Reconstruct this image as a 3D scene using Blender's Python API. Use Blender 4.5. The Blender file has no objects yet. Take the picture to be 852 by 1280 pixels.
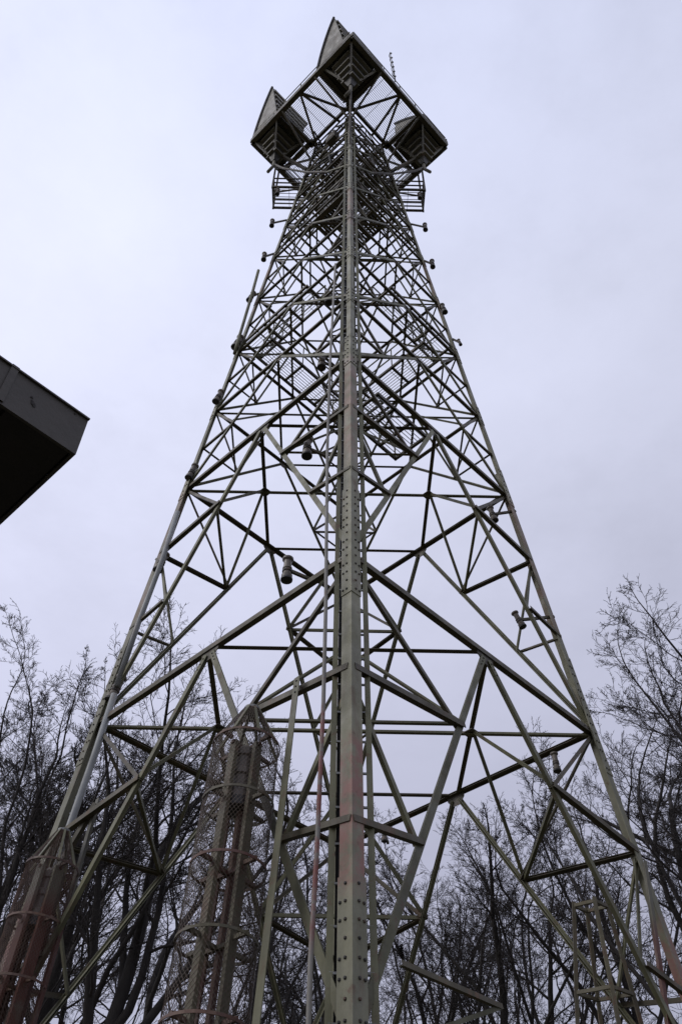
import bpy, bmesh, math, random
from mathutils import Vector, Matrix

random.seed(7)
SC = bpy.context.scene
COL = SC.collection
A = 6.0            # half diagonal of the tower at eye height, metres
EYE = 1.6
TAPER = 0.11045
S2 = math.sqrt(2)

# ------------------------------------------------------------------ helpers
def V(x, y, h):
    return Vector((x * A, y * A, h * A + EYE))

def link(name, me, mats, parent=None):
    o = bpy.data.objects.new(name, me)
    COL.objects.link(o)
    for m in (mats if isinstance(mats, (list, tuple)) else [mats]):
        if m.name not in [x.name for x in me.materials if x]:
            me.materials.append(m)
    if parent is not None:
        o.parent = parent
    return o

class MB:
    """collects verts / faces of one mesh"""
    def __init__(self):
        self.v = []; self.f = []; self.m = []
    def add(self, vs, fs, mi=0):
        b = len(self.v)
        self.v += [tuple(x) for x in vs]
        self.f += [tuple(b + i for i in f) for f in fs]
        self.m += [mi] * len(fs)
    def prism(self, prof, p, q, u, n, mi=0, prof2=None):
        p = Vector(p); q = Vector(q); k = len(prof)
        prof2 = prof2 or prof
        vs = [p + u * a + n * b for a, b in prof] + [q + u * a + n * b for a, b in prof2]
        fs = [(i, (i + 1) % k, k + (i + 1) % k, k + i) for i in range(k)]
        fs += [tuple(reversed(range(k))), tuple(range(k, 2 * k))]
        self.add(vs, fs, mi)
    def bar(self, p, q, w, h=None, up=(0, 0, 1), mi=0):
        p = Vector(p); q = Vector(q); h = h or w
        d = (q - p).normalized(); up = Vector(up)
        n = up - d * up.dot(d)
        if n.length < 1e-4:
            n = Vector((1, 0, 0)) - d * d.x
        n.normalize(); u = d.cross(n)
        a, b = w / 2, h / 2
        self.prism([(-a, -b), (a, -b), (a, b), (-a, b)], p, q, u, n, mi)
    def tube(self, pts, rad, k=8, mi=0, caps=True):
        pts = [Vector(p) for p in pts]; n = len(pts)
        rad = rad if isinstance(rad, (list, tuple)) else [rad] * n
        d0 = (pts[1] - pts[0]).normalized()
        u = d0.orthogonal().normalized()
        vs = []
        for i in range(n):
            d = (pts[min(i + 1, n - 1)] - pts[max(i - 1, 0)]).normalized()
            u = (u - d * u.dot(d)).normalized(); w = d.cross(u)
            for j in range(k):
                t = 2 * math.pi * j / k
                vs.append(pts[i] + (u * math.cos(t) + w * math.sin(t)) * rad[i])
        fs = []
        for i in range(n - 1):
            for j in range(k):
                fs.append((i * k + j, i * k + (j + 1) % k, (i + 1) * k + (j + 1) % k, (i + 1) * k + j))
        if caps:
            fs.append(tuple(reversed(range(k)))); fs.append(tuple((n - 1) * k + j for j in range(k)))
        self.add(vs, fs, mi)
    def lathe(self, c, axis, prof, k=16, mi=0):
        axis = Vector(axis).normalized(); u = axis.orthogonal().normalized(); w = axis.cross(u)
        c = Vector(c); n = len(prof); vs = []
        for r, z in prof:
            for j in range(k):
                t = 2 * math.pi * j / k
                vs.append(c + axis * z + (u * math.cos(t) + w * math.sin(t)) * r)
        fs = [(i * k + j, i * k + (j + 1) % k, (i + 1) * k + (j + 1) % k, (i + 1) * k + j)
              for i in range(n - 1) for j in range(k)]
        fs.append(tuple(reversed(range(k)))); fs.append(tuple((n - 1) * k + j for j in range(k)))
        self.add(vs, fs, mi)
    def bolt(self, c, n, r=0.02, h=0.016, mi=1):
        n = Vector(n).normalized()
        self.lathe(Vector(c) - n * 0.002, n, [(r, 0), (r * 0.95, h * 0.7), (r * 0.6, h)], 6, mi)
    def build(self, name, mats, parent=None, smooth=False):
        me = bpy.data.meshes.new(name)
        me.from_pydata(self.v, [], self.f)
        if any(self.m):
            me.polygons.foreach_set('material_index', self.m)
        bm = bmesh.new(); bm.from_mesh(me)
        bmesh.ops.recalc_face_normals(bm, faces=bm.faces)
        bm.to_mesh(me); bm.free()
        if smooth:
            me.polygons.foreach_set('use_smooth', [True] * len(me.polygons))
        me.update()
        return link(name, me, mats, parent)

def empty(name, loc, label, cat, group=None, rz=0.0):
    o = bpy.data.objects.new(name, None)
    COL.objects.link(o)
    o.location = loc; o.rotation_euler = (0, 0, rz); o.empty_display_size = 0.2
    o['label'] = label; o['category'] = cat
    if group: o['group'] = group
    return o

def tag(o, label, cat, group=None):
    o['label'] = label; o['category'] = cat
    if group: o['group'] = group
    return o

def local(parent, o):
    """parent o (built in world coordinates) to an unrotated Empty without moving it"""
    o.parent = parent
    o.matrix_parent_inverse = Matrix.Translation(-parent.location)
    return o

# ------------------------------------------------------------------ materials
def mat_base(name, rough=0.6, metal=0.0):
    m = bpy.data.materials.new(name); m.use_nodes = True
    nt = m.node_tree; b = nt.nodes['Principled BSDF']
    b.inputs['Roughness'].default_value = rough
    b.inputs['Metallic'].default_value = metal
    return m, nt, b

def N(nt, kind, **kw):
    n = nt.nodes.new(kind)
    for k, v in kw.items():
        setattr(n, k, v)
    return n

def ramp(nt, src, stops):
    r = N(nt, 'ShaderNodeValToRGB')
    els = r.color_ramp.elements
    while len(els) < len(stops): els.new(0.5)
    for e, (p, c) in zip(els, stops):
        e.position = p
        e.color = (c, c, c, 1) if not isinstance(c, (tuple, list)) else (*c, 1)
    nt.links.new(src, r.inputs[0])
    return r

def noise(nt, vec, scale, detail=6, rough=0.6):
    n = N(nt, 'ShaderNodeTexNoise')
    n.inputs['Scale'].default_value = scale; n.inputs['Detail'].default_value = detail
    n.inputs['Roughness'].default_value = rough
    nt.links.new(vec, n.inputs['Vector'])
    return n.outputs['Fac']

def mix(nt, fac, a, b):
    m = N(nt, 'ShaderNodeMix', data_type='RGBA')
    for s, v in ((m.inputs['Factor'], fac), (m.inputs['A'], a), (m.inputs['B'], b)):
        if isinstance(v, (int, float)): s.default_value = v
        elif isinstance(v, tuple): s.default_value = (*v, 1)
        else: nt.links.new(v, s)
    return m.outputs['Result']

def math_n(nt, op, a, b=None, clamp=False):
    m = N(nt, 'ShaderNodeMath', operation=op); m.use_clamp = clamp
    for i, v in enumerate((a, b)):
        if v is None: continue
        if isinstance(v, (int, float)): m.inputs[i].default_value = v
        else: nt.links.new(v, m.inputs[i])
    return m.outputs[0]

pB_top = 7.7
def painted_steel(name, col, col2, rust=(0.13, 0.075, 0.045), rust_amt=0.60, bands=(), band_col=(0.30, 0.135, 0.11),
                  rough=0.55, scale=1.0, worn_at=(0.42, 0.62)):
    m, nt, b = mat_base(name, rough)
    pos = N(nt, 'ShaderNodeNewGeometry').outputs['Position']
    c = mix(nt, ramp(nt, noise(nt, pos, 1.1 * scale, 8), [(0.35, 0.0), (0.68, 1.0)]).outputs[0], col, col2)
    # grime running along the members
    mp = N(nt, 'ShaderNodeMapping'); mp.inputs['Scale'].default_value = (2.6, 2.6, 0.7)
    nt.links.new(pos, mp.inputs['Vector'])
    dirt = ramp(nt, noise(nt, mp.outputs[0], 1.4, 5), [(0.42, 0.0), (0.72, 0.75)]).outputs[0]
    c = mix(nt, dirt, c, tuple(x * 0.45 for x in col))
    # rust weeping down from joints and bolts
    ms = N(nt, 'ShaderNodeMapping'); ms.inputs['Scale'].default_value = (4, 4, 0.9); ms.inputs['Location'].default_value = (5, 3, 1)
    nt.links.new(pos, ms.inputs['Vector'])
    c = mix(nt, ramp(nt, noise(nt, ms.outputs[0], 1.2, 4), [(0.58, 0.0), (0.72, 0.6)]).outputs[0], c, (0.14, 0.085, 0.05))
    if bands:
        sep = N(nt, 'ShaderNodeSeparateXYZ'); nt.links.new(pos, sep.inputs[0])
        acc = None
        for z0, z1, amt in bands:
            up = N(nt, 'ShaderNodeMapRange'); up.inputs[1].default_value = z0; up.inputs[2].default_value = z0 + 0.35
            dn = N(nt, 'ShaderNodeMapRange'); dn.inputs[1].default_value = z1; dn.inputs[2].default_value = z1 - 0.35
            nt.links.new(sep.outputs[2], up.inputs[0]); nt.links.new(sep.outputs[2], dn.inputs[0])
            k = math_n(nt, 'MULTIPLY', math_n(nt, 'MULTIPLY', up.outputs[0], dn.outputs[0]), amt)
            acc = k if acc is None else math_n(nt, 'MAXIMUM', acc, k)
        worn = ramp(nt, noise(nt, pos, 2.6, 8, 0.7), [(worn_at[0], 0.0), (worn_at[1], 1.0)]).outputs[0]
        c = mix(nt, math_n(nt, 'MULTIPLY', acc, worn), c, band_col)
    r = ramp(nt, noise(nt, pos, 5.0 * scale, 10, 0.7), [(rust_amt, 0.0), (rust_amt + 0.09, 0.8)]).outputs[0]
    c = mix(nt, r, c, rust)
    oi = N(nt, 'ShaderNodeObjectInfo').outputs['Random']          # every member weathered a little differently
    tone = N(nt, 'ShaderNodeMapRange'); tone.inputs[3].default_value = 0.72; tone.inputs[4].default_value = 1.18
    nt.links.new(oi, tone.inputs[0])
    tv = N(nt, 'ShaderNodeVectorMath', operation='SCALE'); nt.links.new(c, tv.inputs[0]); nt.links.new(tone.outputs[0], tv.inputs['Scale'])
    c = tv.outputs[0]
    nt.links.new(c, b.inputs['Base Color'])
    rr = ramp(nt, noise(nt, pos, 3.0), [(0.3, rough - 0.12), (0.7, min(1, rough + 0.2))]).outputs[0]
    nt.links.new(rr, b.inputs['Roughness'])
    bp = N(nt, 'ShaderNodeBump'); bp.inputs['Strength'].default_value = 0.25; bp.inputs['Distance'].default_value = 0.01
    nt.links.new(noise(nt, pos, 14, 6), bp.inputs['Height']); nt.links.new(bp.outputs[0], b.inputs['Normal'])
    return m

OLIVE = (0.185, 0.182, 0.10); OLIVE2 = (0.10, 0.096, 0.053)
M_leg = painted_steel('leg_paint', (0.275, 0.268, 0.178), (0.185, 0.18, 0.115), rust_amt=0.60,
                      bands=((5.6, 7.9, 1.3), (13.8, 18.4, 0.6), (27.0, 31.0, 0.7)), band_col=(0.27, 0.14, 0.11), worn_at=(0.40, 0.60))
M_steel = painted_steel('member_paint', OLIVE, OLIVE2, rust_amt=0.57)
M_dark = painted_steel('shaded_member_paint', (0.11, 0.096, 0.055), (0.065, 0.055, 0.032), rust_amt=0.55)  # member paint toned down: shade of undersides and silhouetted head put into the colour
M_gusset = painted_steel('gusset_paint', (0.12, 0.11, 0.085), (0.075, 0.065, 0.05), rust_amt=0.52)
M_bolt = painted_steel('bolt_steel', (0.05, 0.047, 0.04), (0.03, 0.028, 0.025), rust_amt=0.5)
M_galv = painted_steel('galvanised_steel', (0.30, 0.31, 0.30), (0.20, 0.21, 0.205), rust_amt=0.66, rough=0.45)
M_red = painted_steel('worn_red_paint', (0.10, 0.036, 0.024), (0.11, 0.075, 0.052), rust_amt=0.50)
M_mesh = painted_steel('rusty_mesh_wire', (0.16, 0.135, 0.10), (0.13, 0.075, 0.055), rust_amt=0.55)
M_redpost = painted_steel('post_with_red_band', (0.17, 0.162, 0.115), (0.11, 0.104, 0.075),
                          bands=((-1.0, pB_top, 1.0),), band_col=(0.095, 0.032, 0.020), worn_at=(0.25, 0.45))
M_post = painted_steel('brown_post', (0.145, 0.13, 0.075), (0.095, 0.08, 0.05), rust_amt=0.53)
M_pipe = painted_steel('conduit_paint', (0.22, 0.21, 0.18), (0.16, 0.15, 0.13), bands=((5.0, 8.4, 1.4),), band_col=(0.16, 0.05, 0.04))
M_cable = mat_base('black_cable', 0.6)[0]
M_cable.node_tree.nodes['Principled BSDF'].inputs['Base Color'].default_value = (0.02, 0.02, 0.02, 1)
M_can = painted_steel('brown_ceramic', (0.20, 0.17, 0.135), (0.13, 0.105, 0.08), rust_amt=0.6, rough=0.4, scale=3)
M_candark = painted_steel('dark_rim', (0.035, 0.03, 0.027), (0.02, 0.02, 0.018), rust_amt=0.6)
M_hornlight = painted_steel('horn_side_panel', (0.29, 0.28, 0.24), (0.22, 0.21, 0.18), rust_amt=0.68, scale=0.7)
M_horndark = painted_steel('horn_shell', (0.05, 0.047, 0.038), (0.03, 0.028, 0.023), rust_amt=0.6)
M_hornrib = painted_steel('horn_rib', (0.22, 0.205, 0.15), (0.13, 0.12, 0.09), rust_amt=0.6)

def bark(name, c1, c2):
    m, nt, b = mat_base(name, 0.9)
    tc = N(nt, 'ShaderNodeTexCoord').outputs['Object']
    mp = N(nt, 'ShaderNodeMapping'); mp.inputs['Scale'].default_value = (6, 6, 1.2)
    nt.links.new(tc, mp.inputs['Vector'])
    f = noise(nt, mp.outputs[0], 4, 8, 0.7)
    nt.links.new(mix(nt, f, c1, c2), b.inputs['Base Color'])
    bp = N(nt, 'ShaderNodeBump'); bp.inputs['Strength'].default_value = 0.6; bp.inputs['Distance'].default_value = 0.03
    nt.links.new(f, bp.inputs['Height']); nt.links.new(bp.outputs[0], b.inputs['Normal'])
    return m
M_bark = bark('bark', (0.020, 0.017, 0.015), (0.045, 0.039, 0.034))
M_twig = bark('twig_bark', (0.028, 0.023, 0.021), (0.05, 0.042, 0.038))

def earth(name):
    m, nt, b = mat_base(name, 0.95)
    pos = N(nt, 'ShaderNodeNewGeometry').outputs['Position']
    v = N(nt, 'ShaderNodeTexVoronoi'); v.inputs['Scale'].default_value = 9
    nt.links.new(pos, v.inputs['Vector'])
    c = mix(nt, ramp(nt, noise(nt, pos, 0.6, 8), [(0.4, 0.0), (0.6, 1.0)]).outputs[0], (0.07, 0.055, 0.038), (0.06, 0.065, 0.03))
    c = mix(nt, ramp(nt, v.outputs['Distance'], [(0.1, 0.6), (0.5, 0.0)]).outputs[0], c, (0.11, 0.075, 0.045))
    nt.links.new(c, b.inputs['Base Color'])
    bp = N(nt, 'ShaderNodeBump'); bp.inputs['Strength'].default_value = 0.7
    nt.links.new(v.outputs['Distance'], bp.inputs['Height']); nt.links.new(bp.outputs[0], b.inputs['Normal'])
    return m
M_earth = earth('leaf_litter')

def plain(name, c1, c2, scale=3.0, rough=0.8):
    m, nt, b = mat_base(name, rough)
    pos = N(nt, 'ShaderNodeNewGeometry').outputs['Position']
    c = mix(nt, ramp(nt, noise(nt, pos, scale, 9, 0.65), [(0.35, 0.0), (0.65, 1.0)]).outputs[0], c1, c2)
    nt.links.new(c, b.inputs['Base Color'])
    bp = N(nt, 'ShaderNodeBump'); bp.inputs['Strength'].default_value = 0.2; bp.inputs['Distance'].default_value = 0.01
    nt.links.new(noise(nt, pos, 30), bp.inputs['Height']); nt.links.new(bp.outputs[0], b.inputs['Normal'])
    return m
M_conc = plain('concrete', (0.30, 0.29, 0.27), (0.22, 0.21, 0.195))
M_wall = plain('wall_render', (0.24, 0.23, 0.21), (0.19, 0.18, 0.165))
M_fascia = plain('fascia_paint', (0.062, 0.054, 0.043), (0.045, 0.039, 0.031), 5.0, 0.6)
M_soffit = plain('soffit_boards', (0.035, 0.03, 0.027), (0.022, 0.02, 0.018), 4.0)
M_stain = plain('peeled_patch', (0.02, 0.018, 0.016), (0.03, 0.026, 0.022), 20)

# ------------------------------------------------------------------ camera
CAM_POS = V(-0.0396, -2.4541, 0)
F_PX, PITCH, ROLL, YAW = 1097.39, 0.82807, 0.01398, 0.00688
fw = Vector((math.sin(YAW) * math.cos(PITCH), math.cos(YAW) * math.cos(PITCH), math.sin(PITCH)))
rt0 = Vector((math.cos(YAW), -math.sin(YAW), 0)); up0 = rt0.cross(fw)
rt = rt0 * math.cos(ROLL) + up0 * math.sin(ROLL)
up = -rt0 * math.sin(ROLL) + up0 * math.cos(ROLL)
cd = bpy.data.cameras.new('camera'); cam = bpy.data.objects.new('camera', cd); COL.objects.link(cam)
cam.matrix_world = Matrix(((rt.x, up.x, -fw.x, CAM_POS.x), (rt.y, up.y, -fw.y, CAM_POS.y), (rt.z, up.z, -fw.z, CAM_POS.z), (0, 0, 0, 1)))
cd.sensor_fit = 'VERTICAL'; cd.sensor_height = 36.0; cd.lens = 36.0 * F_PX / 1280
cd.clip_start = 0.05; cd.clip_end = 5000
SC.camera = cam

def survey(x, y, pp, nn):
    """where the line of sight through a point of the photograph meets a real plane of the tower"""
    d = fw + rt * ((x - 426) / F_PX) + up * ((640 - y) / F_PX)
    nn = Vector(nn)
    return CAM_POS + d * ((Vector(pp) - CAM_POS).dot(nn) / d.dot(nn))

# ------------------------------------------------------------------ sky and light
w = bpy.data.worlds.new('World'); SC.world = w; w.use_nodes = True
nt = w.node_tree; bg = nt.nodes['Background']
SUN_EL, SUN_AZ = math.radians(40), math.radians(-108)      # azimuth from +Y towards +X: behind and to the left
sky = N(nt, 'ShaderNodeTexSky', sky_type='NISHITA'); sky.sun_disc = False
sky.sun_elevation = SUN_EL; sky.sun_rotation = SUN_AZ; sky.air_density = 1.0; sky.dust_density = 3.0
dirv = N(nt, 'ShaderNodeTexCoord').outputs['Generated']
sep = N(nt, 'ShaderNodeSeparateXYZ'); nt.links.new(dirv, sep.inputs[0])
# overcast: brighter overhead and towards the veiled sun on the left
elev = ramp(nt, sep.outputs[2], [(0.0, (3.5, 3.6, 4.5)), (0.42, (4.35, 4.42, 5.65)), (0.66, (6.0, 6.15, 7.7)), (0.85, (6.7, 6.95, 8.6)), (1.0, (6.6, 7.0, 9.0))])
side = N(nt, 'ShaderNodeMapRange'); side.inputs[1].default_value = -0.35; side.inputs[2].default_value = 0.35
side.inputs[3].default_value = 1.09; side.inputs[4].default_value = 0.86
nt.links.new(sep.outputs[0], side.inputs[0])
mp = N(nt, 'ShaderNodeMapping'); mp.inputs['Scale'].default_value = (1, 1, 1.8); nt.links.new(dirv, mp.inputs['Vector'])
cl = ramp(nt, noise(nt, mp.outputs[0], 2.6, 9, 0.6), [(0.28, 0.86), (0.52, 1.0), (0.74, 1.08)]).outputs[0]
gain = math_n(nt, 'MULTIPLY', side.outputs[0], cl)
sc1 = N(nt, 'ShaderNodeVectorMath', operation='SCALE'); nt.links.new(elev.outputs[0], sc1.inputs[0]); nt.links.new(gain, sc1.inputs['Scale'])
nt.links.new(mix(nt, 0.93, sky.outputs[0], sc1.outputs[0]), bg.inputs['Color'])
bg.inputs['Strength'].default_value = 0.12
sl = bpy.data.lights.new('sun', 'SUN'); so = bpy.data.objects.new('sun', sl); COL.objects.link(so)
sl.energy = 0.9; sl.angle = math.radians(28); sl.color = (1.0, 0.965, 0.91)
sdir = Vector((math.sin(SUN_AZ) * math.cos(SUN_EL), math.cos(SUN_AZ) * math.cos(SUN_EL), math.sin(SUN_EL)))
so.rotation_euler = sdir.to_track_quat('Z', 'Y').to_euler(); so.location = (-20, -20, 60)
vs = SC.view_settings
vs.view_transform = 'Standard'; vs.look = 'None'; vs.exposure = 0; vs.gamma = 1; vs.use_curve_mapping = False
SC.cycles.max_bounces = 5; SC.cycles.diffuse_bounces = 3; SC.cycles.glossy_bounces = 2
SC.cycles.filter_width = 1.5

# ------------------------------------------------------------------ ground
g = MB(); n = 24; R = 600.0
vsx = []
for i in range(n + 1):
    for j in range(n + 1):
        x = math.copysign(abs(i / n * 2 - 1) ** 2.2, i / n - 0.5) * R; y = math.copysign(abs(j / n * 2 - 1) ** 2.2, j / n - 0.5) * R
        d = max(0, math.hypot(x, y) - 40)
        vsx.append((x, y, min(0.0, -0.02 * d) + (math.sin(x * .03) * math.cos(y * .04)) * min(1, d / 60)))
g.add(vsx, [(i * (n + 1) + j, (i + 1) * (n + 1) + j, (i + 1) * (n + 1) + j + 1, i * (n + 1) + j + 1) for i in range(n) for j in range(n)])
go = g.build('ground', M_earth); go['kind'] = 'structure'

# ------------------------------------------------------------------ the lattice tower
LV = [-0.24, 0.42, 1.6328, 2.8005, 3.3566, 3.8738, 4.4159, 4.9206, 5.382, 5.80, 6.16, 6.49, 6.82]
CORN = dict(N=(0, -1), R=(1, 0), F=(0, 1), L=(-1, 0))
FACES = [('N', 'R'), ('R', 'F'), ('F', 'L'), ('L', 'N')]
def hw(h): return 1 - TAPER * h
def leg_pt(k, h):
    u, v = CORN[k]; return V(u * hw(h), v * hw(h), h)
def outn(a, b):
    x = CORN[a][0] + CORN[b][0]; y = CORN[a][1] + CORN[b][1]
    # faces lean inwards
    s = TAPER / S2
    return Vector((x / S2 * 1.0 if False else x, y, 0)).normalized() * math.cos(math.atan(s)) + Vector((0, 0, math.sin(math.atan(s))))

tower = empty('lattice_tower', (0, 0, 0), 'tall olive grey steel lattice tower with faded red paint on its nearest leg', 'tower')

def prof(kind, w, h, t):
    a = w / 2
    if kind == 'L':
        return [(-a, 0), (a, 0), (a, -t), (-a + t, -t), (-a + t, -h), (-a, -h)]
    if kind == 'T':
        return [(-a, 0), (a, 0), (a, -t), (t * .6, -t), (t * .6, -h), (-t * .6, -h), (-t * .6, -t), (-a, -t)]
    g = w * 0.11                                     # two angles back to back with a gap
    return [(-a, 0), (a, 0), (a, -t), (g + t, -t), (g + t, -h), (g, -h), (g, -t), (-g, -t), (-g, -h), (-g - t, -h), (-g - t, -t), (-a, -t)]

def member(name, p, q, nrm, w, kind='L', m=None, off=0.0, trim=(0, 0), parent=None, h=None, bolts=True, low=True):
    d = (q - p).normalized()
    nv = Vector(nrm); nv = (nv - d * nv.dot(d)).normalized(); u = d.cross(nv)
    if (u.z > 0) and low: u = -u                     # web of an angle on its lower edge ... profile has it at -a
    if low: u = -u
    p = p + d * trim[0] - nv * off; q = q - d * trim[1] - nv * off
    b = MB(); t = max(0.010, w * 0.09)
    b.prism(prof(kind, w, h or w * 0.85, t), p, q, u, nv)
    if bolts and w > 0.11:
        for e, s in ((p, 1), (q, -1)):
            for k in range(3):
                b.bolt(e + d * s * (0.08 + k * 0.11), nv, 0.016)
    return b.build(name, [m or M_steel, M_bolt], parent or tower)

# legs: big angles, with splice plates at every level
for k, (cx, cy) in CORN.items():
    nb = [f for f in FACES if k in f]
    e = []
    for f in nb:
        o = f[0] if f[1] == k else f[1]
        e.append(Vector((CORN[o][0] - cx, CORN[o][1] - cy, 0)).normalized())
    ex, ey = e
    b = MB(); W0, T0 = 0.195, 0.020
    def lp(wd, th, gap=0.0):
        return [(-gap, -gap), (wd, -gap), (wd, th - gap if gap else th), (th, th - gap if gap else th), (th, wd), (-gap, wd)] if not gap else \
               [(-gap, -gap), (wd, -gap), (wd, -0.001), (-0.001, -0.001), (-0.001, wd), (-gap, wd)]
    WL = [.20, .195, .185, .135, .132, .13, .127, .124, .12, .11, .10, .09, .085]
    for i in range(len(LV) - 1):
        w0 = WL[i]
        b.prism(lp(w0, T0), leg_pt(k, LV[i]), leg_pt(k, LV[i + 1]), ex, ey, 2 if i >= 10 else 0)
    leg = b.build('leg', [M_leg, M_bolt, M_dark], tower)
    nx, ny = -ey, -ex     # outward normals of the flange along ex / ey
    for i, h in enumerate(LV[1:-1]):
        w0 = WL[i] * 1.03
        hl, hu = (0.16, 0.30) if i < 2 else ((0.08, 0.16) if i < 3 else (0.07, 0.07))
        s = MB(); g = 0.012
        s.prism(lp(w0, 0, g), leg_pt(k, h - hl), leg_pt(k, h + hu), ex, ey)
        z0, z1 = h - hl, h + hu; ln = (z1 - z0) * A; rows = max(3, int(ln / 0.19))
        for r in range(rows):
            hh = z0 + (r + 0.5) / rows * (z1 - z0); c = leg_pt(k, hh)
            for (fl, nn) in ((ex, nx), (ey, ny)):
                s.bolt(c + fl * w0 * 0.42 + nn * g, nn, 0.02, 0.02)
                if r % 3 != 1: s.bolt(c + fl * w0 * 0.80 + nn * g, nn, 0.02, 0.02)
        s.build('splice_plate', [M_leg, M_bolt], leg)
    ft = MB(); c = leg_pt(k, LV[0])
    ft.prism([(-.6, -.6), (.6, -.6), (.6, .6), (-.6, .6)], (c.x, c.y, -0.5), (c.x, c.y, c.z + 0.02), Vector((1, 0, 0)), Vector((0, 1, 0)), 0,
             [(-.42, -.42), (.42, -.42), (.42, .42), (-.42, .42)])
    ft.build('footing', M_conc, leg)

struts = []        # (length*width, args) secondary bracing, largest become parts of their own
def strut(p, q, nrm, w, **kw): struts.append(((q - p).length * w, p, q, nrm, w, kw))

CH = {}            # nodes on the diagonals: (face, level, leg) -> upper node
MID = {}
for i in range(len(LV) - 1):
    h0, h1 = LV[i], LV[i + 1]
    big = i in (0, 1, 2)
    sc = [1.0, 1.0, 0.95, 0.72, 0.68, 0.66, 0.64, 0.62, 0.6, 0.56, 0.52, 0.5][i]
    for (a, b) in FACES:
        nv = outn(a, b)
        a0, b0, a1, b1 = leg_pt(a, h0), leg_pt(b, h0), leg_pt(a, h1), leg_pt(b, h1)
        m1 = (a1 + b1) / 2; MID[(a, b, i + 1)] = m1
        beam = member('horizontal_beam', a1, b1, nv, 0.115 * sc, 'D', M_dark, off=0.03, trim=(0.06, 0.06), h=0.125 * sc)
        if i >= 7:
            for f_ in (0.34, 0.67):
                member('horizontal_beam', a1.lerp(a0, f_), b1.lerp(b0, f_), nv, 0.085, 'L', M_dark, off=0.09, trim=(0.03, 0.03), bolts=False)
        gp = MB(); d = (b1 - a1).normalized(); u = d.cross(nv)
        gs = 0.24 * sc
        gp.prism([(-gs, 0.02), (gs, 0.02), (gs * .9, -gs * .5), (gs * .4, -gs * 1.1), (-gs * .4, -gs * 1.1), (-gs * .9, -gs * .5)],
                 m1 - nv * 0.052, m1 - nv * 0.066, d, Vector((0, 0, 1)))
        gp.build('gusset_plate', [M_gusset], beam)
        for (lo, hi, kk, s) in ((a0, a1, a, 0), (b0, b1, b, 1)):
            mm = m1 + nv * 0
            member('diagonal_brace', mm, lo, nv, 0.112 * sc, 'D' if big else 'T', M_steel, off=0.034 + 0.006 * s, trim=(0.16 * sc, 0.12), h=0.085 * sc)
            mid_node = None
            if big:
                n1 = m1.lerp(lo, 0.30); n2 = m1.lerp(lo, 0.635)
                p1 = hi.lerp(lo, 0.335); p2 = hi.lerp(lo, 0.66)
                CH[(a, b, i, kk)] = n1
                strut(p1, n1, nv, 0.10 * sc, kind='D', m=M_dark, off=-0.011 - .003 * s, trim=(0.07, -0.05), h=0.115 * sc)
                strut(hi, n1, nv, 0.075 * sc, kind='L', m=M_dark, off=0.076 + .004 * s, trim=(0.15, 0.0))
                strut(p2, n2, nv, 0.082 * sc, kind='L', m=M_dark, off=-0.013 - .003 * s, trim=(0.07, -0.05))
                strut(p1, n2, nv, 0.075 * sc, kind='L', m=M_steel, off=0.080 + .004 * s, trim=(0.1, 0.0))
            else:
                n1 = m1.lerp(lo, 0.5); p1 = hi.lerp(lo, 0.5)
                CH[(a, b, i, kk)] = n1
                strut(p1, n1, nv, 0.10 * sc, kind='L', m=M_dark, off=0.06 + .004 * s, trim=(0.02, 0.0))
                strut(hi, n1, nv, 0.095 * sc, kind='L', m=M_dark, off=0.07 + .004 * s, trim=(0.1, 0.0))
    # plan bracing at the top of the panel, hip braces down to the diagonals
    up_v = Vector((0, 0, -1))
    FN = {}
    for (a, b) in FACES: FN.setdefault(a, []).append((a, b)); FN.setdefault(b, []).append((a, b))
    for k in CORN:
        fa, fb = FN[k]
        ma, mb = MID[(*fa, i + 1)], MID[(*fb, i + 1)]
        dz = Vector((0, 0, -0.03 if k in 'NF' else -0.04))
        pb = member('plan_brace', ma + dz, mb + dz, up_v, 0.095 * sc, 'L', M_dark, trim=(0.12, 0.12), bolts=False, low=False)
        qn = (ma + mb) / 2
        n1a, n1b = CH[(*fa, i, k)], CH[(*fb, i, k)]
        inw = Vector((-CORN[k][0], -CORN[k][1], 0))
        for j, (nn, ff) in enumerate(((n1a, fa), (n1b, fb))):
            member('hip_brace', qn, nn, inw, 0.075 * sc, 'L', M_steel, trim=(0.1, 0.06), off=0.004 * j, bolts=False)
        member('corner_tie', n1a, n1b, inw, 0.072 * sc, 'L', M_steel if i < 3 else M_dark, trim=(0.05, 0.05), off=0.0, bolts=False)
        gq = MB(); s = 0.13 * sc
        gq.prism([(-s, -s), (s, -s), (s, s), (-s, s)], qn + Vector((0, 0, -0.062)), qn + Vector((0, 0, -0.078)), Vector((1, 1, 0)).normalized(), Vector((-1, 1, 0)).normalized())
        gq.build('gusset_plate', [M_gusset], pb)
    member('plan_brace', leg_pt('L', h1) - Vector((0, 0, .1)), leg_pt('R', h1) - Vector((0, 0, .1)), up_v, 0.082 * sc, 'T', M_steel, trim=(0.15, 0.15), bolts=False, low=False)

struts.sort(key=lambda s: -s[0])
for s in struts[:98]:
    member('strut', s[1], s[2], s[3], s[4], parent=tower, **s[5])
rest = MB()
for s in struts[98:]:
    _, p, q, nrm, wd, kw = s
    d = (q - p).normalized(); nv = (nrm - d * nrm.dot(d)).normalized(); u = d.cross(nv)
    if u.z < 0: u = -u
    o = kw.get('off', 0)
    rest.prism(prof('L', wd, wd * .85, max(.01, wd * .09)), p - nv * o + d * 0.02, q - nv * o, u, nv)
ro = rest.build('strut', [M_dark], tower); ro['kind'] = 'stuff'; ro.name = 'secondary_strut'

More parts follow.
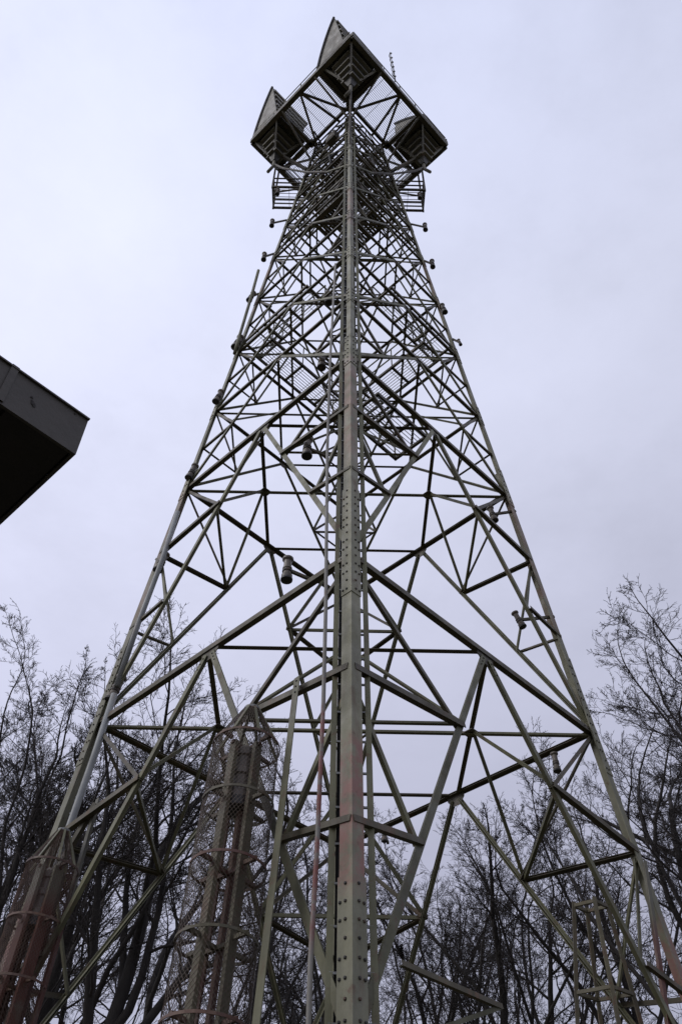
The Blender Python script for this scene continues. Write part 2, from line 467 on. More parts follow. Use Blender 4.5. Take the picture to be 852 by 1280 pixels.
# cable ladder running up inside the nearest leg
lad = bpy.data.objects.new('cable_ladder', None); COL.objects.link(lad); lad.parent = tower
def cl(h, sx, back): 
    return V(0, -hw(h), h) + Vector((sx, back, 0))
RU = []
for sx in (-0.235, 0.235):
    b = MB(); b.bar(cl(-0.2, sx, 0.30), cl(6.7, sx * 0.72, 0.22), 0.075, 0.05, (0, 1, 0)); b.build('stile', [M_steel], lad)
for sx in (-0.15, -0.08, 0.0, 0.08):
    b = MB(); b.tube([cl(-0.2, sx, 0.33), cl(3, sx * .9, 0.31), cl(6.7, sx * .7, 0.25)], 0.032, 8); b.build('cable', [M_cable], lad, True)
for i in range(84):
    h = 0.0 + i * 0.08; f = 1 - 0.28 * h / 6.7
    b = MB(); b.bar(cl(h, -0.235 * f, 0.285 - 0.01 * h), cl(h, 0.235 * f, 0.285 - 0.01 * h), 0.025, 0.025); b.build('rung', [M_galv], lad)

# gratings -------------------------------------------------------------
def grating(name, o, u, v, lu, lv, parent, sp=0.08, th=0.014, cross=0.5):
    """bars along u, cross bars along v; o = corner"""
    b = MB(); u = Vector(u).normalized(); v = Vector(v).normalized(); o = Vector(o)
    k = int(lv / sp)
    for i in range(k + 1):
        b.bar(o + v * (i * lv / k), o + v * (i * lv / k) + u * lu, th, 0.03)
    k = max(1, int(lu / cross))
    for i in range(k + 1):
        b.bar(o + u * (i * lu / k) - Vector((0, 0, .006)), o + u * (i * lu / k) + v * lv - Vector((0, 0, .006)), th * .8, 0.026)
    return b.build(name, [M_galv], parent)

def walkway(lvl, face, s0, s1, o0, o1, lift=0.0):
    a, b = face; h = LV[lvl]
    h += lift / A; p, q = leg_pt(a, h), leg_pt(b, h); d = (q - p); L = d.length; d.normalize()
    inn = -Vector((outn(a, b).x, outn(a, b).y, 0)).normalized()
    wk = bpy.data.objects.new('walkway', None); COL.objects.link(wk); wk.parent = tower
    o = p + d * (s0 * L) + inn * o0 + Vector((0, 0, 0.12))
    grating('grating', o, d, inn, (s1 - s0) * L, o1 - o0, wk, 0.085, 0.008, 0.45)
    f = MB()
    for off in (o0, o1):
        f.bar(p + d * (s0 * L) + inn * off + Vector((0, 0, .06)), p + d * (s1 * L) + inn * off + Vector((0, 0, .06)), .06, .1)
    for k in range(4):
        s = s0 + (s1 - s0) * k / 3
        f.bar(p + d * (s * L) + inn * (o0 - .03) + Vector((0, 0, .045)), p + d * (s * L) + inn * (o1 + .03) + Vector((0, 0, .045)), .07, .07)
    f.build('frame', [M_dark], wk)
    r = MB()
    for k in range(4):
        s = s0 + (s1 - s0) * k / 3; c = p + d * (s * L) + inn * o1
        r.bar(c + Vector((0, 0, .1)), c + Vector((0, 0, 1.1)), .035)
    for z in (0.6, 1.1):
        r.bar(p + d * (s0 * L) + inn * o1 + Vector((0, 0, z)), p + d * (s1 * L) + inn * o1 + Vector((0, 0, z)), .035)
    r.build('handrail', [M_steel], wk)
walkway(5, ('L', 'N'), 0.04, 0.62, 0.06, 0.80, 0.35)
walkway(5, ('N', 'R'), 0.38, 0.96, 0.06, 0.80, 0.35)
walkway(3, ('N', 'R'), 0.24, 0.54, 0.45, 1.45, 0.25)
walkway(5, ('R', 'F'), 0.1, 0.9, 0.3, 1.1)
walkway(5, ('F', 'L'), 0.1, 0.9, 0.3, 1.1)
walkway(8, ('L', 'N'), 0.08, 0.92, 0.25, 1.0)
walkway(8, ('N', 'R'), 0.08, 0.92, 0.25, 1.0)

dk = bpy.data.objects.new('inner_deck', None); COL.objects.link(dk); dk.parent = tower
for lv_, sz in ((8, 0.60), (10, 0.7)):
    hh = LV[lv_]; q0 = hw(hh) * A * sz / S2; zz = V(0, 0, hh).z + 0.15
    e1 = Vector((1, 1, 0)).normalized(); e2 = Vector((-1, 1, 0)).normalized()
    for k_, (o_, l1) in enumerate(((-q0, q0 * .85), (q0 * .15, q0 * .85))):
        b = MB()
        for j in range(int(2 * q0 / 0.12)):
            c_ = Vector((0, 0, zz)) + e2 * (-q0 + j * .12) + e1 * o_
            b.bar(c_, c_ + e1 * l1, 0.095, 0.03)
        b.build('deck_board', [M_gusset], dk)
        b = MB()
        for f_ in (.1, .9): b.bar(Vector((0, 0, zz - .07)) + e2 * -hw(hh) * A / S2 + e1 * (o_ + l1 * f_), Vector((0, 0, zz - .07)) + e2 * hw(hh) * A / S2 + e1 * (o_ + l1 * f_), .1, .1)
        b.build('joist', [M_dark], dk)
# head platform --------------------------------------------------------
HP, WP = 6.82, 0.735
plat = bpy.data.objects.new('head_platform', None); COL.objects.link(plat); plat.parent = tower
def pc(k, wd=WP, h=HP): return V(CORN[k][0] * wd, CORN[k][1] * wd, h)
wt = hw(HP)
for (a, b) in FACES:
    e = MB(); e.bar(pc(a), pc(b), 0.20, 0.34); e.build('edge_beam', [M_dark], plat)
    e = MB(); e.bar(pc(a, wt + .03), pc(b, wt + .03), 0.12, 0.2); e.build('inner_beam', [M_dark], plat)
    d = (pc(b) - pc(a)).normalized(); inn = Vector((-(CORN[a][0] + CORN[b][0]), -(CORN[a][1] + CORN[b][1]), 0)).normalized()
    L = (pc(b) - pc(a)).length; m = (pc(a) + pc(b)) / 2
    wdt = (WP - wt) * A / S2
    grating('grating', pc(a) + d * 0.15 * L + inn * 0.15 + Vector((0, 0, .1)), d, inn, 0.70 * L, wdt - 0.2, plat, 0.075, 0.017, 0.55)
    for tgt in (pc(a, wt), pc(b, wt), (pc(a, wt) + pc(b, wt)) / 2 + d * .4):
        e = MB(); e.bar(m - Vector((0, 0, .14)), tgt - Vector((0, 0, .16)), 0.09, 0.12); e.build('support_arm', [M_dark], plat)
    for s in (0.3, 0.7):
        e = MB(); e.bar(pc(a) + d * s * L - Vector((0, 0, .03)), (pc(a) + d * s * L) + inn * wdt * 0.99 - Vector((0, 0, .03)), 0.16, 0.24); e.build('support_arm', [M_dark], plat)
    r = MB()
    for s in (0.02, 0.16, 0.33, 0.5, 0.67, 0.84, 0.98):
        r.bar(pc(a) + d * s * L + Vector((0, 0, .15)), pc(a) + d * s * L + Vector((0, 0, 1.15)), .04)
    for z in (.65, 1.15):
        r.bar(pc(a) + d * .02 * L + Vector((0, 0, z)), pc(a) + d * .98 * L + Vector((0, 0, z)), .035)
    r.build('railing', [M_steel], plat)
for k in CORN:   # raking props from the legs up to the overhanging corners
    e = MB(); e.bar(leg_pt(k, 6.30), pc(k, WP * .93) - Vector((0, 0, .18)), 0.11, 0.14); e.build('prop', [M_dark], plat)

rc = random.Random(11)
for k in CORN:
    a_, b_ = [f for f in FACES if k in f]
    for f in (a_, b_):
        o = f[0] if f[1] == k else f[1]
        e = MB(); e.bar(leg_pt(k, 6.49), pc(k).lerp(pc(o), rc.uniform(.24, .36)) - Vector((0, 0, .2)), .07, .09); e.build('prop', [M_dark], plat)
        e = MB(); e.bar(leg_pt(k, 6.16), leg_pt(o, 6.49).lerp(leg_pt(k, 6.49), rc.uniform(.1, .3)), .05, .06); e.build('prop', [M_dark], plat)
for k_ in range(9):
    c_ = V(rc.uniform(-.2, .2), rc.uniform(-.3, .1), rc.uniform(5.9, 6.7)); d_ = Vector((rc.uniform(-1, 1), rc.uniform(-1, 1), rc.uniform(-.5, .5))) * 1.1
    e = MB(); e.tube([c_ - d_, c_ + Vector((0, 0, rc.uniform(-.5, 0))), c_ + d_], rc.uniform(.018, .05), 6); e.build('hung_cable', [M_cable], plat, True)
for (x_, y_, h_, w_) in ((-.12, -.2, 6.3, .5), (.14, -.12, 6.05, .42), (-.05, .1, 6.55, .6)):
    c_ = V(x_, y_, h_); e = MB(); e.bar(c_, c_ + Vector((0, 0, w_ * 1.3)), w_, w_ * .6, (1, 1, 0)); e.bar(c_ + Vector((0, 0, w_ * .2)), c_ + Vector((0, 0, w_ * 1.1)), w_ * .8, w_ * .68, (1, 1, 0)); e.build('junction_box', [M_gusset], plat)
# hung rest platforms below the side antennas
for k, sg in (('L', 1), ('R', -1)):
    c = pc(k) + Vector((sg * 1.2, 1.15, 0)); zt = c.z - 0.15; zb = V(0, 0, 6.08).z
    rp = bpy.data.objects.new('rest_platform', None); COL.objects.link(rp); rp.parent = tower
    x1 = leg_pt(k, 6.08).x + sg * 0.15
    f = MB()
    for yy in (0, -0.9):
        f.bar((c.x, c.y + yy, zb - .1), (c.x, c.y + yy, zt), .07)
        for z in (zb + .45, zb + .9): f.bar((c.x, c.y + yy, z), (x1 - sg * .1, c.y + yy, z), .05)
        f.bar((c.x, c.y + yy, zb), (x1, c.y + yy, zb), .08, .1)
    for z in (zb, zb + .35, zb + .7, zb + 1.05): f.bar((c.x, c.y, z), (c.x, c.y - .9, z), .05)
    f.build('frame', [M_dark], rp)
    x0, xx = sorted((c.x, x1))
    grating('grating', (x0, c.y - .9, zb + .07), (1, 0, 0), (0, 1, 0), xx - x0, 0.9, rp, 0.13, 0.02, 0.5)

# ------------------------------------------------------------------ horn antennas
def horn(name, corner, rz, s, label, alx=0.42, tz=3.4, ty=0.27, y0=0.06, yb=1.06):
    t = empty(name, corner, label, 'antenna', 'horn antennas on the tower head', rz)
    def L(x, y, z): return Vector((x, y, z))
    z0 = 0.22
    def xs(z):
        f = z / tz; return (0.10 - (alx + 0.10) * f, s - 0.10 + (alx + 0.10) * f)
    y_top, y_bot = ty * s, yb * s
    prof_ = []
    for i in range(13):
        f = i / 12; a = f * math.pi / 2
        yy = y_top + (y_bot - y_top) * (0.62 * math.sin(a) + 0.38 * (1 - math.cos(a))); zz = z0 + (tz - z0) * (0.62 * math.cos(a) + 0.38 * (1 - math.sin(a)))
        prof_.append((yy, zz))
    yf = lambda z: y0 * s + (y_top - y0 * s) * (z - z0) / (tz - z0)
    # side panels with real thickness
    for si in (0, 1):
        b = MB(); th = 0.05 if si == 0 else -0.05
        ring = [(y0 * s, z0)] + prof_
        o = [L(xs(z)[si], y, z) for y, z in ring]; inn = [p + Vector((th, 0, 0)) for p in o]; k = len(ring)
        b.add(o + inn, [tuple(range(k)), tuple(reversed(range(k, 2 * k)))] + [(i, (i + 1) % k, k + (i + 1) % k, k + i) for i in range(k)])
        b.build('side_panel', [M_hornlight], t)
        e = MB(); e.tube([L(xs(z)[si] + (-.02 if si == 0 else .02), y, z) for y, z in prof_], 0.06, 6); e.build('edge_trim', [M_horndark], t)
    # curved reflector shell
    b = MB(); vs_ = []
    for y, z in prof_:
        x0, x1 = xs(z); vs_ += [L(x0 + .051, y, z), L(x1 - .051, y, z), L(x0 + .051, y + .05, z + .04), L(x1 - .051, y + .05, z + .04)]
    fs_ = []
    for i in range(12):
        q = 4 * i; r = 4 * (i + 1)
        fs_ += [(q, q + 1, r + 1, r), (q + 2, r + 2, r + 3, q + 3), (q, r, r + 2, q + 2), (q + 1, q + 3, r + 3, r + 1)]
    fs_ += [(0, 2, 3, 1), (48, 49, 51, 50)]
    b.add(vs_, fs_); b.build('reflector', [M_horndark], t)
    # aperture cover and its stiffeners
    b = MB(); x0, x1 = xs(z0); X0, X1 = xs(tz)
    o = [L(x0 + .052, yf(z0) - .0, z0), L(x1 - .052, yf(z0), z0), L(X1 - .052, yf(tz) - .005, tz - .02), L(X0 + .052, yf(tz) - .005, tz - .02)]
    i_ = [p + Vector((0, .04, 0)) for p in o]
    b.add(o + i_, [(0, 1, 2, 3), (7, 6, 5, 4), (0, 4, 5, 1), (1, 5, 6, 2), (2, 6, 7, 3), (3, 7, 4, 0)]); b.build('aperture_cover', [M_horndark], t)
    for k in range(6):
        z = z0 + 0.25 + k * (tz - z0 - 0.35) / 5.5; x0, x1 = xs(z)
        b = MB(); b.bar(L(x0 + .05, yf(z) - .045, z), L(x1 - .05, yf(z) - .045, z), 0.085, 0.2); b.build('stiffener', [M_hornrib], t)
    # frame round the mouth of the feed horn
    for p, q in (((-.05, 0), (s + .05, 0)), ((s, .11), (s, s - .11)), ((s + .05, s), (-.05, s)), ((0, s - .11), (0, .11))):
        b = MB(); b.bar(L(*p, 0.02), L(*q, 0.02), 0.22, 0.42); b.build('frame_beam', [M_dark], t)
    # tapered feed horn below with stepped ribs
    c = Vector((s / 2, s / 2, 0)); dz = 2.5
    b = MB(); ap = [0.84, 0.09]; vs_ = []
    for a_, z in ((0.76 * s / 2, 0.1), (0.09, -dz)):
        vs_ += [c + Vector((i * a_, j * a_, z)) for i, j in ((-1, -1), (1, -1), (1, 1), (-1, 1))]
    b.add(vs_, [(0, 1, 5, 4), (1, 2, 6, 5), (2, 3, 7, 6), (3, 0, 4, 7), (4, 5, 6, 7), (3, 2, 1, 0)])
    fh = b.build('feed_horn', [M_horndark], t)
    for k in range(5):
        f = 0.02 + k * 0.19; a_ = 0.76 * s / 2 * (1 - f) + 0.09 * f + 0.03; z = 0.1 - (dz + .1) * f
        r = MB(); w_ = 0.17
        for (p, q) in (((-a_, -a_), (a_, -a_)), ((a_, -a_ + w_ / 2), (a_, a_ - w_ / 2)), ((a_, a_), (-a_, a_)), ((-a_, a_ - w_ / 2), (-a_, -a_ + w_ / 2))):
            r.bar(c + Vector((*p, z)), c + Vector((*q, z)), w_, 0.11)
        r.build('rib', [M_hornrib], fh)
    wg = MB(); wg.tube([c + Vector((0, 0, -dz + .02)), c + Vector((0, 0, -dz - 0.5)), c + Vector((-.1, 0.2, -dz - 1.0))], 0.07, 10); wg.build('waveguide', [M_hornrib], t, True)
    for i, j in ((0.0, 0.0), (1, 0), (1, 1), (0, 1)):
        b = MB(); b.bar(L(i * s * .94 + .03 * s, j * s * .94 + .03 * s, -.15), c + Vector(((i - .5) * .3, (j - .5) * .3, -dz * .78)), 0.07); b.build('strut', [M_hornrib], t)
    return t
d1 = Vector((1, -1, 0)) / S2
SN, SL_ = 1.78, 1.62
zoff = Vector((0, 0, 0.20))
horn('horn_antenna', pc('N') + zoff, math.radians(45), SN, 'topmost horn antenna at the near corner of the tower head, pale curved side panel', alx=0.50, tz=3.2, ty=0.34, y0=0.27, yb=1.2)
horn('horn_antenna', pc('L') + d1 * SL_ + zoff, math.radians(45), SL_, 'horn antenna on the left corner of the tower head, pale curved side panel', alx=0.33, tz=3.7, ty=0.18)
horn('horn_antenna', pc('R') - d1 * SL_ + zoff, math.radians(225), SL_, 'horn antenna on the right corner of the tower head, only its dark underside showing', alx=0.12, tz=1.9, ty=0.1)

for k_, p0 in (('L', pc('L') + Vector((1.15, 0, -2.6))), ('R', pc('R') + Vector((-1.15, 0, -2.6))), ('N', pc('N') + Vector((0, 1.25, -2.6)))):
    b = MB(); e_ = V(0, -hw(5.6), 5.6) + Vector(({'L': -.13, 'R': .11, 'N': 0.0}[k_], .7, 0)); l_ = V(0, -hw(.3), .3) + Vector(({'L': -.13, 'R': .11, 'N': 0.0}[k_], .8, 0))
    b.tube([p0, p0.lerp(e_, .15) - Vector((0, 0, .35)), p0.lerp(e_, .5) - Vector((0, 0, .5)), e_, l_], .045, 8); b.build('waveguide_run', [M_gusset], tower, True)
# whip aerial on the right-hand edge of the head platform
wp = pc('N').lerp(pc('R'), 0.42) + Vector((0.1, -0.1, .17))
wh = empty('whip_aerial', wp, 'thin twisted whip aerial standing on the right edge of the tower head', 'aerial')
b = MB(); b.tube([(0, 0, 0), (-.02, 0, 2.0), (-.1, 0, 4.4)], [0.035, 0.025, 0.012], 6); b.build('mast', [M_dark], wh)
b = MB(); b.tube([(-.02 * z + .065 * math.cos(z * 9), .065 * math.sin(z * 9), z) for z in [0.5 + i * 0.07 for i in range(56)]], 0.022, 4); b.build('coil', [M_dark], wh)

# ------------------------------------------------------------------ insulator cans and their arms
GRP = 'brown insulator cans clamped to the tower'
def can(x, y, anchor, label, plane='Y0', size=1.0, tilt=(0, 0, 1), off=0.0):
    if plane == 'Y0': pos = survey(x, y, (0, -0.15 + off, 0), (0, 1, 0))
    else:
        a, b_ = plane; nv = outn(a, b_); pos = survey(x, y, leg_pt(a, 2.0) + nv * off, nv)
    t = empty('insulator_can', pos, label, 'insulator', GRP); size = size * 0.74
    ax = Vector(tilt).normalized(); s = size * 0.74; q = size * 1.08
    def lat(name, m, pr):
        b = MB(); b.lathe((0, 0, 0), ax, [(r * s, z * q) for r, z in pr], 16); b.build(name, [m], t)
    lat('body', M_can, [(.155, -.235), (.16, -.16), (.12, -.13), (.12, .0), (.14, .01), (.14, .04), (.115, .05), (.115, .22)])
    lat('cap', M_can, [(.115, .222), (.165, .26), (.165, .30), (.10, .31)])
    lat('rim', M_candark, [(.16, -.238), (.175, -.25), (.175, -.29), (.15, -.30)])
    an = Vector(anchor) - pos
    if an.length > 0.2:
        b = MB(); b.bar(an.normalized() * .12 * s, an, 0.05, 0.06); b.build('bracket', [M_dark], t)
    b = MB()
    b.lathe((0, 0, 0), ax, [(.125 * s, -.07 * q), (.145 * s, -.07 * q), (.145 * s, -.03 * q), (.125 * s, -.03 * q)], 16); b.build('clamp', [M_bolt], t)
    return t
def LG(k, y_img):
    # height on leg k that shows at image row y_img
    lo, hi = 0.3, 6.7
    for _ in range(50):
        m = (lo + hi) / 2; r = leg_pt(k, m) - CAM_POS
        yy = 640 - F_PX * r.dot(up) / r.dot(fw)
        if yy > y_img: lo = m
        else: hi = m
    return leg_pt(k, lo)
for (x, y, k, lab, s) in (
    (145, 861, 'L', 'brown can with a pipe through it low on the left leg, just above the treetops', 1.25),
    (202, 703, 'L', 'brown can on the left leg halfway between the roof corner and the tower centre', 1.15),
    (240, 590, 'L', 'brown can on the left leg level with the lower edge of the dark roof', 1.1),
    (273, 496, 'L', 'brown can on the left leg level with the upper corner of the dark roof', 1.1),
    (297, 428, 'L', 'brown can at the foot of the thin rod on the left leg', 1.3),
    (314, 371, 'L', 'brown can clamped round the middle of the thin rod on the left leg', 1.1),
    (330, 321, 'L', 'small dark can on a short arm left of the tower, lower of the pair', 1.0),
    (340, 279, 'L', 'small dark can on a short arm left of the tower, upper of the pair', 1.0),
    (347, 240, 'L', 'small dark can hanging below the left rest platform of the tower head', 0.95),
    (524, 245, 'R', 'small dark can hanging below the right rest platform of the tower head', 0.95),
    (531, 284, 'R', 'small dark can on a short arm right of the tower, upper of the pair', 1.0),
    (540, 330, 'R', 'small dark can on a short arm right of the tower, lower of the pair', 1.0),
    (554, 386, 'R', 'brown can hugging the right leg just above the grating walkway', 1.0),
    (574, 428, 'R', 'small can at the outer edge of the right leg beside the grating walkway', 0.6),
    (615, 643, 'R', 'brown can inside the right leg just under its second big joint', 1.0),
    (648, 775, 'R', 'brown can on a bracket inside the right leg, hanging against open sky', 0.9)):
    can(x, y, LG(k, y - 4), lab, size=s, tilt=((-0.32 if y > 700 else -0.15) if k == 'R' else 0.22, 0, 1) if y > 350 else (0, 0, 1))
for (x, y, lab, s) in ((359, 712, 'largest pale brown can beside the nearest leg, above the heavy left brace', 1.12),
                       (384, 560, 'brown can with dark mouth left of the nearest leg, second from the bottom', 1.2),
                       (402, 452, 'brown can with dark mouth left of the nearest leg, third from the bottom', 1.15),
                       (411, 373, 'dark can left of the nearest leg, uppermost of the inner row', 1.1)):
    p = survey(x, y, leg_pt('N', 2.0) - outn('L', 'N') * .2, outn('L', 'N'))
    can(x, y, p + Vector((0.42, 0.12, -0.12)), lab, ('L', 'N'), s, off=-0.2)
for (x, y, lab, s) in ((694, 953, 'pale can with flared rim on the far brace behind the right leg', 0.85),
                       (480, 1043, 'pale can with flared rim on the far brace just right of the nearest leg', 0.72)):
    p = survey(x, y, leg_pt('R', 1.7) - outn('R', 'F') * .25, outn('R', 'F'))
    can(x, y, p + Vector((0.1, 0.3, -.05)), lab, ('R', 'F'), s, off=-0.25)

# rods and pipes along the left leg, hanging conduit beside the nearest leg
def run(name, pts, r, m, label, cat, pl=(0, -0.25, 0), nn=(0, 1, 0)):
    b = MB(); ps = [survey(x, y, pl, nn) for x, y in pts]
    b.tube(ps, r, 10)
    return tag(b.build(name, [m], None, True), label, cat)
run('rod_aerial', [(323, 338), (314, 371), (297, 428), (293, 442)], 0.05, M_steel, 'thin upright rod aerial held off the left leg by two brown cans', 'aerial')
run('pipe', [(222, 640), (203, 700), (172, 782), (146, 858)], 0.06, M_galv, 'pale pipe between two brown cans on the left leg', 'pipe')
run('pipe', [(143, 868), (118, 945), (86, 1036), (60, 1120)], 0.065, M_galv, 'pale pipe from the lowest left can down into the red banded cage', 'pipe')
NLn = outn('L', 'N')
run('conduit', [(419, 330), (413, 440), (409, 560), (407, 760), (404, 880), (396, 1060), (388, 1200), (384, 1330), (380, 1500)], 0.028, M_pipe,
    'thin hanging conduit left of the nearest leg, its lower half red', 'conduit', leg_pt('N', 2.0) + NLn * 0.28, NLn)

# ------------------------------------------------------------------ caged down-lead frames
def cage(name, top, bot, rad, label, mesh=True, red=False, nr=7, cone=0.65, group='caged insulator frames at the foot of the tower'):
    t = empty(name, bot, label, 'cage', group); pw = 1.3 if red else 0.85; PA = 1.2
    ax = (top - bot); Ln = ax.length; ax.normalize()
    u = Vector((1, -0.35, 0)); u = (u - ax * u.dot(ax)).normalized(); w_ = ax.cross(u)
    P = lambda r, ang, z: ax * z + (u * math.cos(ang) + w_ * math.sin(ang)) * r
    pm = M_redpost if red else M_post
    for k, ang in enumerate((PA, PA + math.pi * .5, PA + math.pi, PA + math.pi * 1.5)):
        b = MB(); p, q = P(rad * .62, ang, 0), P(rad * .52, ang, Ln - cone)
        rd = (u * math.cos(ang) + w_ * math.sin(ang)); tg = ax.cross(rd)
        b.prism([(-.065, 0), (.065, 0), (.065, -.06), (.052, -.06), (.052, -.012), (-.052, -.012), (-.052, -.06), (-.065, -.06)], p, q, tg * pw, rd)
        b.build('post', [pm], t)
    rz = []
    for k in range(nr + 1):
        z = (Ln - cone) * k / nr; rz.append(z)
        b = MB(); rr = rad * (1.075 - .12 * k / nr); K = 28
        vs_ = []; fs_ = []
        for j in range(K):
            a_ = 2 * math.pi * j / K
            vs_ += [P(rr, a_, z), P(rr, a_, z + .034), P(rr + .010, a_, z + .034), P(rr + .010, a_, z)]
        for j in range(K):
            p_, q_ = 4 * j, 4 * ((j + 1) % K)
            for e in range(4): fs_.append((p_ + e, p_ + (e + 1) % 4, q_ + (e + 1) % 4, q_ + e))
        b.add(vs_, fs_)
        for a_ in (PA, PA + math.pi * .5, PA + math.pi, PA + math.pi * 1.5):
            b.bar(P(rad * .58, a_, z + .03), P(rr + .002, a_, z + .03), .04, .05, ax)
        for a_ in (PA, PA + math.pi * .5):
            b.bar(P(rad * .56, a_, z - .02), P(rad * .56, a_ + math.pi, z - .02), .05, .05, ax)
        b.build('hoop', [M_red if (red or k % 2) else M_post], t)
    for k in range(8):
        a_ = k * math.pi / 4
        b = MB(); b.bar(P(rad * .95, a_, Ln - cone), P(rad * .22, a_, Ln), .035, .03); b.build('cone_rib', [M_steel], t)
    b = MB(); b.lathe(ax * (Ln - .02), ax, [(rad * .24, 0), (rad * .24, .05), (rad * .1, .07)], 12); b.build('cone_cap', [M_galv], t)
    b = MB()
    b.lathe(ax * (Ln - cone * 1.55), ax, [(.15, -.42), (.15, -.30), (.125, -.28), (.125, -.1), (.15, -.08), (.15, 0), (.125, .02), (.125, .18), (.15, .2), (.15, .3), (.09, .36)], 16)
    b.build('insulator', [M_can], t)
    b = MB(); b.lathe(ax * (Ln - cone * 1.55), ax, [(.155, -.56), (.165, -.55), (.165, -.43), (.14, -.42)], 16); b.build('insulator_rim', [M_candark], t)
    b = MB(); b.tube([P(.05, 1, 0), P(.05, 1, Ln - cone * 1.2)], 0.045, 8); b.tube([P(.17, 2.6, 0), P(.17, 2.6, Ln - cone * 1.3)], 0.028, 6); b.build('down_lead', [M_red], t)
    if mesh:
        b = MB(); K = 56
        def wire(pts, r):
            b.tube(pts, r, 3, caps=False)
        zt = Ln - cone
        for sgn in (1, -1):
            for j in range(K):
                a0 = 2 * math.pi * j / K; turns = 1.0 * zt / (2 * math.pi * rad) * 0.75
                M_ = 40
                wire([P(rad * (1.055 - .12 * i / M_) + .004 * sgn, a0 + sgn * turns * 2 * math.pi * i / M_, zt * i / M_) for i in range(M_ + 1)], 0.0030)
                wire([P(rad * (.93 - .70 * i / 4), a0 + sgn * .5 * i / 4, zt + cone * i / 4) for i in range(5)], 0.0028)
        b.build('mesh_screen', [M_red if red else M_mesh], t)
    return t
pA_t = survey(315, 888, leg_pt('N', 1.4) + NLn * 0.45, NLn); pA_b = survey(262, 1240, leg_pt('N', 1.4) + NLn * 0.45, NLn)
pA_b = pA_t + (pA_b - pA_t) * ((pA_t.z - 0.25) / (pA_t.z - pA_b.z))
cage('caged_frame', pA_t, pA_b, 0.46, 'wire mesh cage with hoops and pointed top standing left of the nearest leg', nr=9)
pB_t = survey(80, 1040, (0, -0.9, 0), (0, 1, 0)); pB_b = survey(8, 1270, (0, -0.9, 0), (0, 1, 0))
pB_b = pB_t + (pB_b - pB_t) * ((pB_t.z - 0.25) / (pB_t.z - pB_b.z))
cage('caged_frame', pB_t, pB_b, 0.44, 'red banded mesh cage against the left leg in the lower left corner', red=True, nr=9)

# open frame without mesh far behind the right leg
RFn = outn('R', 'F')
pl = leg_pt('R', .8) - RFn * 0.4
c_t = survey(737, 1128, pl, RFn); c_b = survey(762, 1285, pl, RFn)
c_b = c_t + (c_b - c_t) * ((c_t.z - 0.2) / (c_t.z - c_b.z))
fr = empty('open_insulator_frame', c_b, 'open steel frame with square hoops and an insulator far behind the right leg', 'frame')
axv = c_t - c_b; Ln = axv.length; axv.normalize()
uu = Vector((1, 1, 0)); uu = (uu - axv * uu.dot(axv)).normalized(); ww = axv.cross(uu)
Q = lambda i, j, z: axv * z + (uu * i + ww * j) * (0.70 - 0.50 * (z / Ln) ** 1.5)
for i, j in ((-1, -1), (1, -1), (1, 1), (-1, 1)):
    b = MB()
    for k in range(6): b.bar(Q(i, j, Ln * k / 6), Q(i, j, Ln * (k + 1) / 6), .058, .058, (0, 1, 0))
    b.build('post', [M_post], fr)
for k in range(1, 7):
    z = Ln * k / 6 - 0.06
    b = MB()
    for (p, q) in (((-1, -1), (1, -1)), ((1, -1), (1, 1)), ((1, 1), (-1, 1)), ((-1, 1), (-1, -1))): b.bar(Q(*p, z), Q(*q, z), .045, .055)
    b.build('square_hoop', [M_post], fr)
b = MB(); b.bar(Q(-1, -1, Ln * .35), Q(1, -1, Ln * .64), .05); b.bar(Q(1, -1, Ln * .35), Q(-1, -1, Ln * .64), .05); b.bar(Q(-1, 1, Ln * .02), Q(1, 1, Ln * .32), .05); b.build('cross_brace', [M_steel], fr)
b = MB(); b.lathe(axv * (Ln * .55), axv, [(.13, -1.4), (.13, -.2), (.2, -.18), (.2, 0), (.12, .05), (.12, .8), (.2, .82), (.2, .95), (.1, 1.0), (.1, 1.6)], 14); b.build('insulator', [M_can], fr)

# light outrigger post in front of the cage
op = survey(371, 846, leg_pt('N', 1.4) + NLn * 0.12, NLn); oq = survey(320, 1275, leg_pt('N', 1.4) + NLn * 0.40, NLn)
oq = op + (oq - op) * ((op.z - 0.2) / (op.z - oq.z))
member('outrigger_post', op, oq, NLn, 0.115, 'L', M_steel, h=0.1)

op = survey(122, 998, (0, -0.7, 0), (0, 1, 0)); oq = survey(42, 1270, (0, -1.0, 0), (0, 1, 0)); oq = op + (oq - op) * ((op.z - .2) / (op.z - oq.z))
member('outrigger_post', op, oq, NLn, 0.095, 'L', M_redpost, h=0.1)
b = MB(); b.bar(op - Vector((0, 0, .1)), leg_pt('L', .98) + Vector((.1, 0, -.1)), .08, .1); b.build('outrigger_bracket', [M_dark], tower)
op = survey(806, 1075, (0, -0.3, 0), (0, 1, 0)); oq = survey(832, 1250, (0, -0.6, 0), (0, 1, 0)); oq = op + (oq - op) * ((op.z - .2) / (op.z - oq.z))
member('outrigger_post', op, oq, outn('N', 'R'), 0.095, 'L', M_redpost, h=0.1)
NRn = outn('N', 'R')
bp_ = survey(503, 1203, leg_pt('N', 1) - NRn * .05, NRn); bq_ = survey(628, 1258, leg_pt('N', 1) - NRn * .05, NRn); br_ = survey(520, 1296, leg_pt('N', 1) - NRn * .3, NRn)
member('outrigger_bracket', bp_, bq_, NRn, 0.06, 'L', M_dark, bolts=False); member('outrigger_bracket', bq_, br_, NRn, 0.05, 'L', M_steel, bolts=False)

